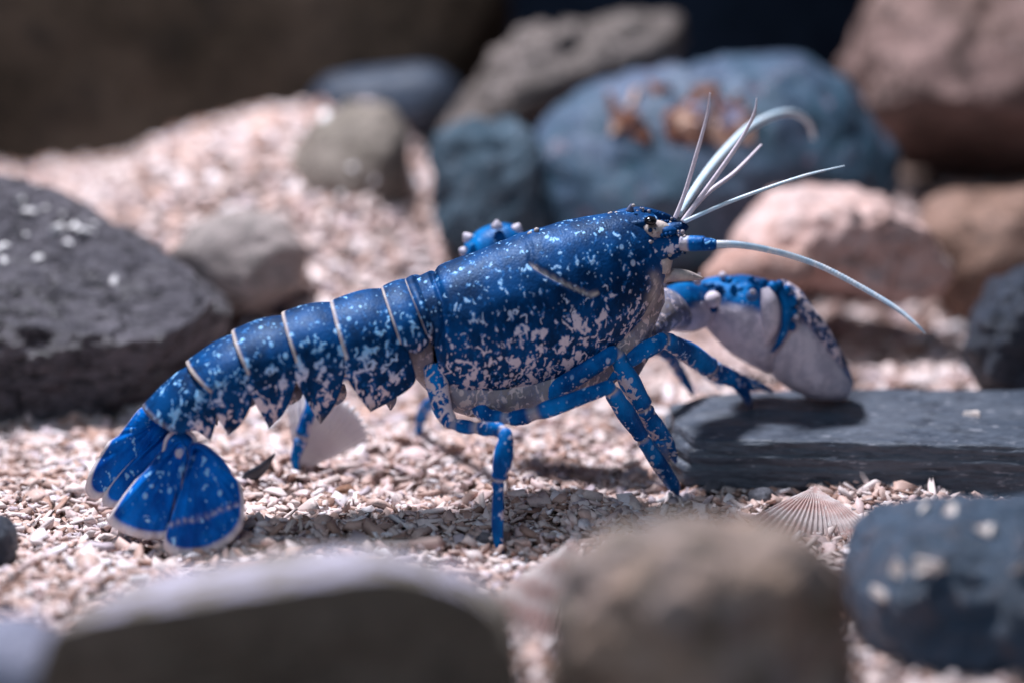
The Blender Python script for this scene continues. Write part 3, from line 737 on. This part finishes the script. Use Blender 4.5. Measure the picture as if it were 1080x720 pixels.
# mouth parts and antenna bases
mb = MB()
ptube(mb, [(676, 262, .34, .14), (692, 262, .30, .15), (706, 258, .28, .12), (718, 256, .28, .10)], rings=14, n=16, colf=lambda u, a: (.62, 0, .8))
ptube(mb, [(695, 250, .42, .10), (708, 244, .42, .09), (718, 240, .42, .07), (724, 236, .42, .05)], rings=14, n=14, colf=lambda u, a: (.2, 0, .3))
ptube(mb, [(700, 268, .32, .09), (712, 266, .28, .07), (718, 262, .26, .04)], rings=10, n=12, colf=lambda u, a: (.2, 0, .3))
for i in range(60):
    blob(mb, P(rr.uniform(684, 724), rr.uniform(240, 272), rr.uniform(.18, .26)), rr.uniform(.010, .028), (0, rr.choice([0, 0, 0, .2, .7]), .5), 7)
part(mb, 'antenna_base', M['shell'])
mb = MB(); ptube(mb, [(690, 292, .42, .10), (705, 290, .4, .08), (725, 291, .4, .06), (742, 294, .42, .01)], rings=14, n=12, colf=lambda u, a: (.2, .75, .9))
ptube(mb, [(694, 283, .35, .14), (698, 270, .33, .12), (700, 262, .35, .06)], rings=10, n=12, colf=lambda u, a: (.3, .75, 1))
ptube(mb, [(672, 330, .30, .12), (684, 312, .28, .11), (690, 296, .28, .08), (694, 286, .3, .04)], rings=14, n=12, colf=lambda u, a: (.4, .6, 1))
part(mb, 'mouthpart', M['shell'])
# eye in its pale socket
mb = MB(); blob(mb, P(691, 243, .30), .13, (0, .85, 1), 16, (1.25, .75, .85)); blob(mb, P(705, 244, .25), .075, (.1, 0, .3), 12, (1.3, .8, .7)); part(mb, 'eye_socket', M['shell'])
mb = MB(); blob(mb, P(686, 233, .20), .070, n=18, sq=(1.0, 1, .72)); part(mb, 'eye', M['eye'])
# antennae
mb = MB()
ptube(mb, [(718, 257, .2, .075), (730, 257, .16, .085), (743, 257, .12, .08)], rings=10, n=16, colf=lambda u, a: (.1, .7*float(u < .35), .9))
ptube(mb, [(743, 258, .12, .072), (750, 258, .1, .066), (755, 258, .1, .05)], rings=8, n=16, colf=lambda u, a: (.6, 0, 0))
part(mb, 'antenna_joint', M['legs'])
arow = catmull([(750, 258, .1, .048), (775, 258, .1, .041), (800, 261.5, .1, .038), (835, 270, .1, .036), (870, 283, .05, .034), (910, 304, -.1, .032), (945, 325, -.3, .028), (966, 342, -.45, .020), (976, 352, -.5, .008)], 300)
mb = MB(); ptube(mb, [(a, b, c, r*(1.0 if q % 3 else .86)) for q, (a, b, c, r) in enumerate(arow)], n=12)
part(mb, 'antenna', M['flag_grey'])
mb = MB(); ptube(mb, [(716, 226, .9, .04), (740, 190, 1.6, .050), (765, 160, 2.4, .056), (795, 132, 3.3, .050), (830, 119, 4.2, .042), (852, 128, 4.9, .034), (858, 146, 5.3, .03)], rings=80, n=12)
part(mb, 'antenna', M['flag_blue'])
for rows, mt in (([(712, 230, .45, .032), (722, 205, .45, .030), (734, 165, .4, .028), (745, 125, .35, .020), (749, 98, .3, .008)], 'flag'),
                 ([(720, 234, .38, .036), (745, 200, .38, .034), (768, 168, .35, .032), (786, 140, .35, .026), (796, 118, .3, .018), (798, 104, .3, .008)], 'flag'),
                 ([(722, 232, .5, .03), (745, 205, .9, .032), (775, 182, 1.3, .030), (803, 153, 1.7, .016)], 'flag'),
                 ([(722, 234, .35, .030), (760, 217, .3, .027), (805, 200, .3, .023), (850, 185, .25, .018), (891, 175, .2, .007)], 'flag_blue')):
    mb = MB(); ptube(mb, [(a, b, c, r*.78) for a, b, c, r in rows], rings=60, n=10); part(mb, 'antennule', M[mt])

# ---- tail fan
def lobe(name, outline, base, Yo, ridge, line=None, thick=.03, fringe=11, bowl=.10, R0=.42, fr=None):
    o = catmull(list(outline), 84); bx, by = base; nr = 30
    cxm, cym = np.mean(o, axis=0)
    vs = []; cs = []
    dmax = max(math.hypot(x-bx, y-by) for x, y in o)
    for lay in (0, 1):
        for i in range(nr):
            r = i/(nr-1)
            for x, y in o:
                L = math.hypot(x-bx, y-by); k_ = (L+(fringe if L > .45*dmax else 2))/max(L, 1)
                X = bx+(x-bx)*r*k_; Y_ = by+(y-by)*r*k_
                ang = math.atan2(y-by, x-bx)
                bulge = bowl*math.sin(min(1, r)*math.pi) + .018*math.sin(ang*ridge)*r
                if line:
                    d, s, par = dpoly(X, Y_, line); 
                    bulge -= .035*math.exp(-(d/2.5)**2)
                yy = Yo(X, Y_) - bulge + lay*thick*(1 if r < .93 else .3)
                vs.append(P(X, Y_, yy))
                Gc = float(ease(.90, .945, r)) if L > .45*dmax else float(ease(.97, 1, r))*.6
                if line: Gc = max(Gc, .85*math.exp(-(d/1.6)**2)*(.55+.45*math.sin(par*60)))
                cs.append((R0*(1-.75*r)+.06, Gc*.9, .1+.7*float(r > .9)))
    n = len(o); f = grid_faces(nr, n, False); n0 = nr*n
    fs = list(f)+[tuple(x+n0 for x in g[::-1]) for g in f]
    for j in range(n-1): fs.append(((nr-1)*n+j, (nr-1)*n+j+1, (nr-1)*n+j+1+n0, (nr-1)*n+j+n0))
    mb = MB(); mb.add(vs, fs, cs); return part(mb, name, M['tail'])
lobe('telson', [(176, 446), (160, 434), (150, 431), (135, 448), (118, 470), (104, 490), (98, 508), (104, 517), (118, 514), (135, 502), (155, 480), (172, 462), (176, 446)], (165, 447), lambda x, y: -.50-.0006*(y-440), 26)
lobe('tail_fan_lobe', [(186, 456), (176, 448), (160, 465), (140, 485), (124, 503), (113, 518), (113, 527), (122, 530), (132, 524), (145, 510), (165, 488), (182, 470), (186, 456)], (180, 455), lambda x, y: -.56-.0012*(y-450), 26, fringe=6)
lobe('tail_fan_lobe', [(196, 470), (186, 462), (172, 474), (155, 495), (138, 515), (124, 535), (121, 543), (130, 550), (150, 557), (170, 558), (178, 553), (184, 535), (192, 512), (200, 490), (196, 470)], (192, 470), lambda x, y: -.78-.0036*(y-460), 40, bowl=.14)
lobe('tail_fan_lobe', [(200, 480), (194, 505), (186, 530), (178, 553), (176, 566), (184, 574), (198, 577), (220, 573), (240, 561), (250, 546), (251, 530), (248, 510), (240, 492), (228, 478), (212, 468), (202, 470), (200, 480)], (206, 474), lambda x, y: -.92-.0036*(y-460), 44, line=[(179, 553), (195, 549), (215, 545), (232, 538), (252, 531)], bowl=.12)
mb = MB(); blob(mb, P(189, 470, -.80), .175, (.28, 0, .2), 20, (.95, .7, 1.05)); blob(mb, P(190, 477, -.90), .06, (0, .7, .9), 10)
tube(mb, [(*P(a, b, -.88), .02) for a, b in ((172, 484), (176, 462), (190, 452), (204, 460), (208, 476))], rings=30, n=8, colf=lambda u, a: (.2, .75, .6))
part(mb, 'tail_fan_base', M['tail'])
# far lobes of the fan, seen edge-on
lobe('tail_fan_lobe', [(168, 446), (150, 452), (132, 470), (118, 492), (110, 512), (120, 512), (140, 492), (160, 466), (168, 446)], (160, 452), lambda x, y: -.28-.0006*(y-440), 20, fringe=3)
# swimmerets
for (px, py, tx, ty) in ((405, 408, 412, 432), (358, 405, 352, 428), (312, 404, 306, 426), (262, 415, 258, 430)):
    mb = MB(); ptube(mb, [(px, py, YB(px)-.2, .06), ((px+tx)/2+3, (py+ty)/2, YB(px)-.26, .075), (tx, ty, YB(px)-.2, .012)], rings=12, n=10, flat=.4, colf=lambda u, a: (.75, .35, 1))
    part(mb, 'swimmeret', M['shell'])

# ---- walking legs
def leg(rows, joints, name='leg', mat='legs', pinkf=None, spots=.24, extra=None):
    """rows px,py,Y,r ; joints: parameters (0..1) where the pale joint membranes are"""
    mb = MB(); n = 24; LS = 1 if P(*rows[-1][:3]).x >= 0 else -1
    def colf(u, a):
        g_ = max([math.exp(-((u-j)/.008)**2) for j in joints]+[0])*.8
        pk = pinkf(u) if pinkf else 0
        return (spots+.50*float(ease(.0, -.9, math.sin(a)*LS))+pk*.4, max(g_, 0), .35+.6*float(ease(.1, -.8, math.sin(a)*LS)) + pk*.4)
    S = catmull(rows, 90); W = [(*P(a, b, Y), max(r*.83, .004)) for a, b, Y, r in S]
    m = len(W)
    W2 = []
    for i, (x, y, z, r) in enumerate(W):
        u = i/(m-1); k_ = 1 + .05*noise.noise(Vector((i*.22, rows[0][0], 0))) - .20*max([math.exp(-((u-j)/.012)**2) for j in joints]+[0]) + .12*max([math.exp(-((u-j-.028)/.016)**2)+math.exp(-((u-j+.028)/.016)**2) for j in joints]+[0])
        W2.append((x, y, z, r*k_*(1+.03*noise.noise(Vector((i*.9, rows[0][0], 4))))))
    tube(mb, W2, n=n, colf=colf, flat=.78)
    if extra: extra(mb)
    return part(mb, name, M[mat])
# near side, from the rear
leg([(458, 385, -.2, .15), (462, 410, -.32, .14), (468, 434, -.42, .12), (480, 447, -.5, .085), (505, 451, -.65, .085), (526, 453, -.8, .09), (533, 460, -.92, .085), (531, 480, -.98, .125), (527, 500, -1.02, .095), (525.5, 512, -1.04, .068), (525, 540, -1.06, .075), (525, 562, -1.08, .072), (527, 576, -1.1, .05), (532, 586, -1.1, .012)],
    [.23, .30, .42, .66], pinkf=lambda u: 1.6 if u < .22 else 0)
def hairs(pts):
    def f(mb):
        for px, py, Y in pts:
            for q in range(5):
                a = P(px+rr.uniform(-6, 6), py+rr.uniform(-8, 8), Y); spine(mb, a, a+Vector((rr.uniform(-.02, .09), -.02, -rr.uniform(-.02, .06))), .008, (0, 1, 1))
    return f
leg([(505, 425, -.15, .13), (512, 437, -.25, .10), (535, 441, -.35, .085), (560, 437, -.42, .10), (600, 423, -.42, .105), (628, 413, -.32, .095), (642, 409, -.25, .09), (650, 420, -.15, .11), (662, 438, -.05, .125), (674, 456, .05, .095), (680, 466, .1, .085), (692, 484, .28, .105), (704, 502, .45, .10), (712, 514, .55, .075), (715, 521, .6, .02)],
    [.14, .22, .45, .69])
leg([(545, 420, .05, .13), (556, 432, -.02, .11), (570, 422, -.06, .11), (600, 402, -.10, .125), (630, 383, -.06, .12), (648, 373, 0, .10), (653, 382, .06, .11), (664, 402, .15, .14), (676, 424, .25, .125), (682, 436, .3, .11), (692, 452, .42, .13), (702, 468, .55, .12), (708, 478, .62, .08), (713, 487, .68, .02)],
    [.16, .40, .65], pinkf=lambda u: .9*float(ease(.40, .55, u)), extra=lambda mb: (ptube(mb, [(694, 462, .45, .07), (700, 476, .5, .06), (704, 490, .55, .03), (705, 496, .58, .008)], rings=10, n=10, colf=lambda u, a: (.2, .75*u, 1)), hairs([(702, 478, .45), (696, 470, .4), (708, 482, .5)])(mb)))
leg([(600, 420, .15, .12), (615, 412, .12, .10), (640, 395, .12, .105), (670, 375, .18, .115), (692, 363, .28, .11), (701, 359, .38, .10), (712, 364, .55, .12), (728, 373, .80, .145), (744, 384, 1.05, .135), (752, 390, 1.18, .125), (770, 398, 1.4, .125), (786, 404, 1.6, .10), (802, 407, 1.75, .06), (815, 413, 1.85, .02)],
    [.13, .38, .67], pinkf=lambda u: .5*float(ease(.60, .75, u)), extra=lambda mb: (ptube(mb, [(776, 402, 1.45, .075), (784, 412, 1.6, .065), (789, 422, 1.72, .05), (792, 431, 1.82, .012)], rings=12, n=10, colf=lambda u, a: (.2, .6*float(ease(.4, 1, u)), 1)),
                                  hairs([(762, 389, 1.25), (775, 393, 1.4), (788, 398, 1.55), (800, 402, 1.66), (808, 407, 1.72)])(mb)))
# far side
leg([(470, 400, .7, .12), (440, 392, 1.2, .09), (400, 390, 1.6, .09), (345, 400, 1.6, .08), (326, 436, 1.45, .085), (318, 462, 1.38, .085), (311, 484, 1.32, .06), (314, 496, 1.3, .03), (318, 504, 1.3, .01)], [.42, .62])
leg([(510, 400, .9, .12), (480, 415, 1.6, .09), (455, 425, 2.1, .085), (445, 436, 2.3, .075), (442, 452, 2.4, .06), (440, 466, 2.5, .04), (440, 474, 2.5, .01)], [.4, .6])
leg([(620, 395, 1.0, .12), (660, 375, 1.6, .10), (690, 368, 1.9, .10), (706, 376, 2.1, .085), (718, 394, 2.3, .075), (728, 410, 2.4, .05), (732, 418, 2.45, .01)], [.35, .6], pinkf=lambda u: .8)
leg([(640, 385, 1.2, .12), (690, 362, 2.0, .10), (715, 368, 2.3, .10), (735, 384, 2.5, .08), (752, 400, 2.7, .05), (762, 410, 2.8, .01)], [.35, .6], pinkf=lambda u: .8)
# coxae under the body
for a, b, Y, r in ((500, 430, -.1, .12), (535, 428, 0, .13), (575, 425, .1, .13), (612, 415, .2, .12), (640, 395, .3, .12), (520, 425, .6, .14), (580, 420, .7, .14), (470, 425, -.15, .12)):
    mb = MB(); blob(mb, P(a, b, Y), r, (.55, .35, 1), 14, (1.2, 1, .8)); part(mb, 'leg_base', M['shell'])

# ---- near claw arm
CY = 2.02
def pale_below(split, R=.15):
    def f(u, a, p):
        v = (1-math.cos(a))/2; nz = .08*noise.noise(p*5)
        k_ = float(ease(split-.05, split+.05, v+nz))
        return (R*(1-k_)+.15*k_, k_*.92, .3+.6*k_)
    return f
arm = MB()
loft(arm, [(655, 385, 672, 398, .50, .12), (664, 362, 684, 378, .70, .15), (674, 338, 700, 356, .95, .18), (684, 316, 716, 344, 1.25, .19), (692, 306, 724, 345, 1.4, .18), (700, 306, 728, 345, 1.5, .14)], 40, 32,
     colf=lambda u, a, p: (.55, .30, 1))
spine(arm, P(688, 330, 1.02), P(691, 310, 1.0), .05, (0, .95, 1))
ARM = part(arm, 'claw_arm', M['shell'])
wrist = MB()
loft(wrist, [(692, 318, 698, 340, 1.45, .12), (698, 306, 708, 348, 1.5, .2), (712, 300, 722, 350, 1.6, .25), (726, 298, 735, 348, 1.72, .25), (738, 300, 745, 342, 1.82, .2), (748, 306, 750, 334, 1.9, .1)], 36, 36, colf=pale_below(.42))
for a, b, c, d in ((735, 296, 738, 288), (700, 302, 698, 293), (738, 321, 743, 318)): spine(wrist, P(a, b+3, 1.5), P(c, d, 1.45), .045, (0, .95, 1))
blob(wrist, P(738, 322, 1.58), .055, (0, .95, 1), 10)
part(wrist, 'claw_wrist', M['claw'], ARM)
palm = MB()
loft(palm, [(733, 306, 740, 338, CY, .14), (742, 297, 748, 350, CY, .28), (762, 292, 764, 366, CY, .40), (785, 291, 784, 380, CY, .46), (805, 294, 802, 390, CY, .44), (820, 302, 815, 392, CY, .34), (828, 318, 824, 380, CY, .2)], 60, 56, colf=pale_below(.30), dispf=lambda p, c, u, a: p+(p-c).normalized()*(.03*noise.noise(p*3)+.012*noise.noise(p*9)))
for i in range(26):
    px = rr.uniform(742, 822); blob(palm, P(px, np.interp(px, [742, 762, 800, 822], [298, 293, 294, 303])+rr.uniform(0, 12), CY-.25), rr.uniform(.02, .045), (.1, 0, .2), 8)
blob(palm, P(752, 316, CY-.46), .095, (0, .97, 1), 14); blob(palm, P(752, 325, CY-.42), .06, (0, 0, 0), 10)
blob(palm, P(738, 326, CY-.2), .05, (0, .9, 1), 10)
blob(palm, P(793, 312, CY-.48), .07, (.0, .1, 0), 12); blob(palm, P(794, 308, CY-.52), .035, (0, .8, .6), 10)
blob(palm, P(762, 291, CY-.1), .045, (0, .9, 1), 10)
part(palm, 'claw_palm', M['claw'], ARM)
fg = MB()
def fcol(u, a, p):
    v = (1-math.cos(a))/2; k_ = float(ease(.10, .22, v+.05*noise.noise(p*7)))
    return (.42*(1-k_)+.05*k_, k_*.95, .6)
loft(fg, [(822, 300, 802, 372, CY, .30), (838, 306, 812, 392, CY, .40), (854, 322, 830, 408, CY, .43), (870, 344, 850, 418, CY, .40), (884, 368, 868, 421, CY, .33), (894, 386, 882, 421, CY, .24), (900, 402, 893, 418, CY, .10)], 60, 48, colf=fcol, dispf=lambda p, c, u, a: p+(p-c).normalized()*(.03*noise.noise(p*3)+.012*noise.noise(p*9)))
part(fg, 'claw_finger', M['claw'], ARM)['label'] = 'broad pale grey underside of the claw resting on the slab'
fg = MB()
ptube(fg, [(822, 302, CY-.20, .09), (838, 313, CY-.28, .10), (852, 331, CY-.32, .095), (868, 351, CY-.30, .085), (884, 376, CY-.22, .065), (895, 392, CY-.12, .02)], rings=40, n=14, colf=lambda u, a: (.95, .10, 1))
part(fg, 'claw_dactyl', M['shell'], ARM)
fg = MB()
ptube(fg, [(822, 305, CY-.36, .05), (829, 320, CY-.45, .055), (829, 342, CY-.46, .05), (822, 360, CY-.44, .035), (814, 371, CY-.4, .012)], rings=40, n=14, colf=lambda u, a: (.1, 0, .0))
for a, b, r in ((834, 318, .075), (836, 330, .06), (835, 344, .055), (829, 306, .06), (815, 303, .07), (822, 300, .05)): blob(fg, P(a, b, CY-.42), r, (.05, 0, .1), 12)
blob(fg, P(840, 334, CY-.47), .035, (0, .9, 1), 10)
part(fg, 'claw_hinge', M['claw'], ARM)
fg = MB(); ptube(fg, [(808, 304, CY-.42, .06), (812, 320, CY-.47, .105), (812, 342, CY-.47, .105), (808, 358, CY-.44, .05), (802, 368, CY-.4, .015)], rings=40, n=16, colf=lambda u, a: (0, .97, .8)); part(fg, 'claw_joint_membrane', M['claw'], ARM)

# ---- far claw arm, folded behind the body; only its knuckle shows above the back
fa = MB()
loft(fa, [(640, 330, 650, 380, 1.2, .18), (600, 300, 610, 350, 1.6, .24), (560, 270, 570, 320, 1.8, .26), (535, 250, 540, 300, 1.9, .22)], 30, 28, colf=lambda u, a, p: (.4, .1, 1))
FARM = part(fa, 'claw_arm', M['claw'])
fa = MB()
loft(fa, [(560, 262, 560, 290, 1.9, .15), (545, 240, 545, 300, 1.95, .26), (525, 236, 525, 305, 2.0, .32), (505, 243, 505, 300, 2.0, .30), (490, 256, 492, 290, 2.0, .15)], 36, 32, colf=lambda u, a, p: (.2, 0, .1))
for a, b, c, d in ((524, 240, 524, 232), (494, 252, 489, 246), (490, 266, 484, 263), (545, 242, 548, 236)):
    spine(fa, P(a, b, 1.8), P(c, d, 1.78), .07, (0, .9, .9))
part(fa, 'claw_wrist', M['claw'], FARM)
fa = MB()
loft(fa, [(505, 280, 510, 310, 1.9, .18), (530, 275, 535, 335, 1.7, .36), (570, 285, 575, 355, 1.6, .42), (610, 300, 612, 360, 1.6, .36), (650, 320, 652, 350, 1.7, .12)], 36, 32, colf=lambda u, a, p: (.25, .2, .5))
part(fa, 'claw_palm', M['claw'], FARM)
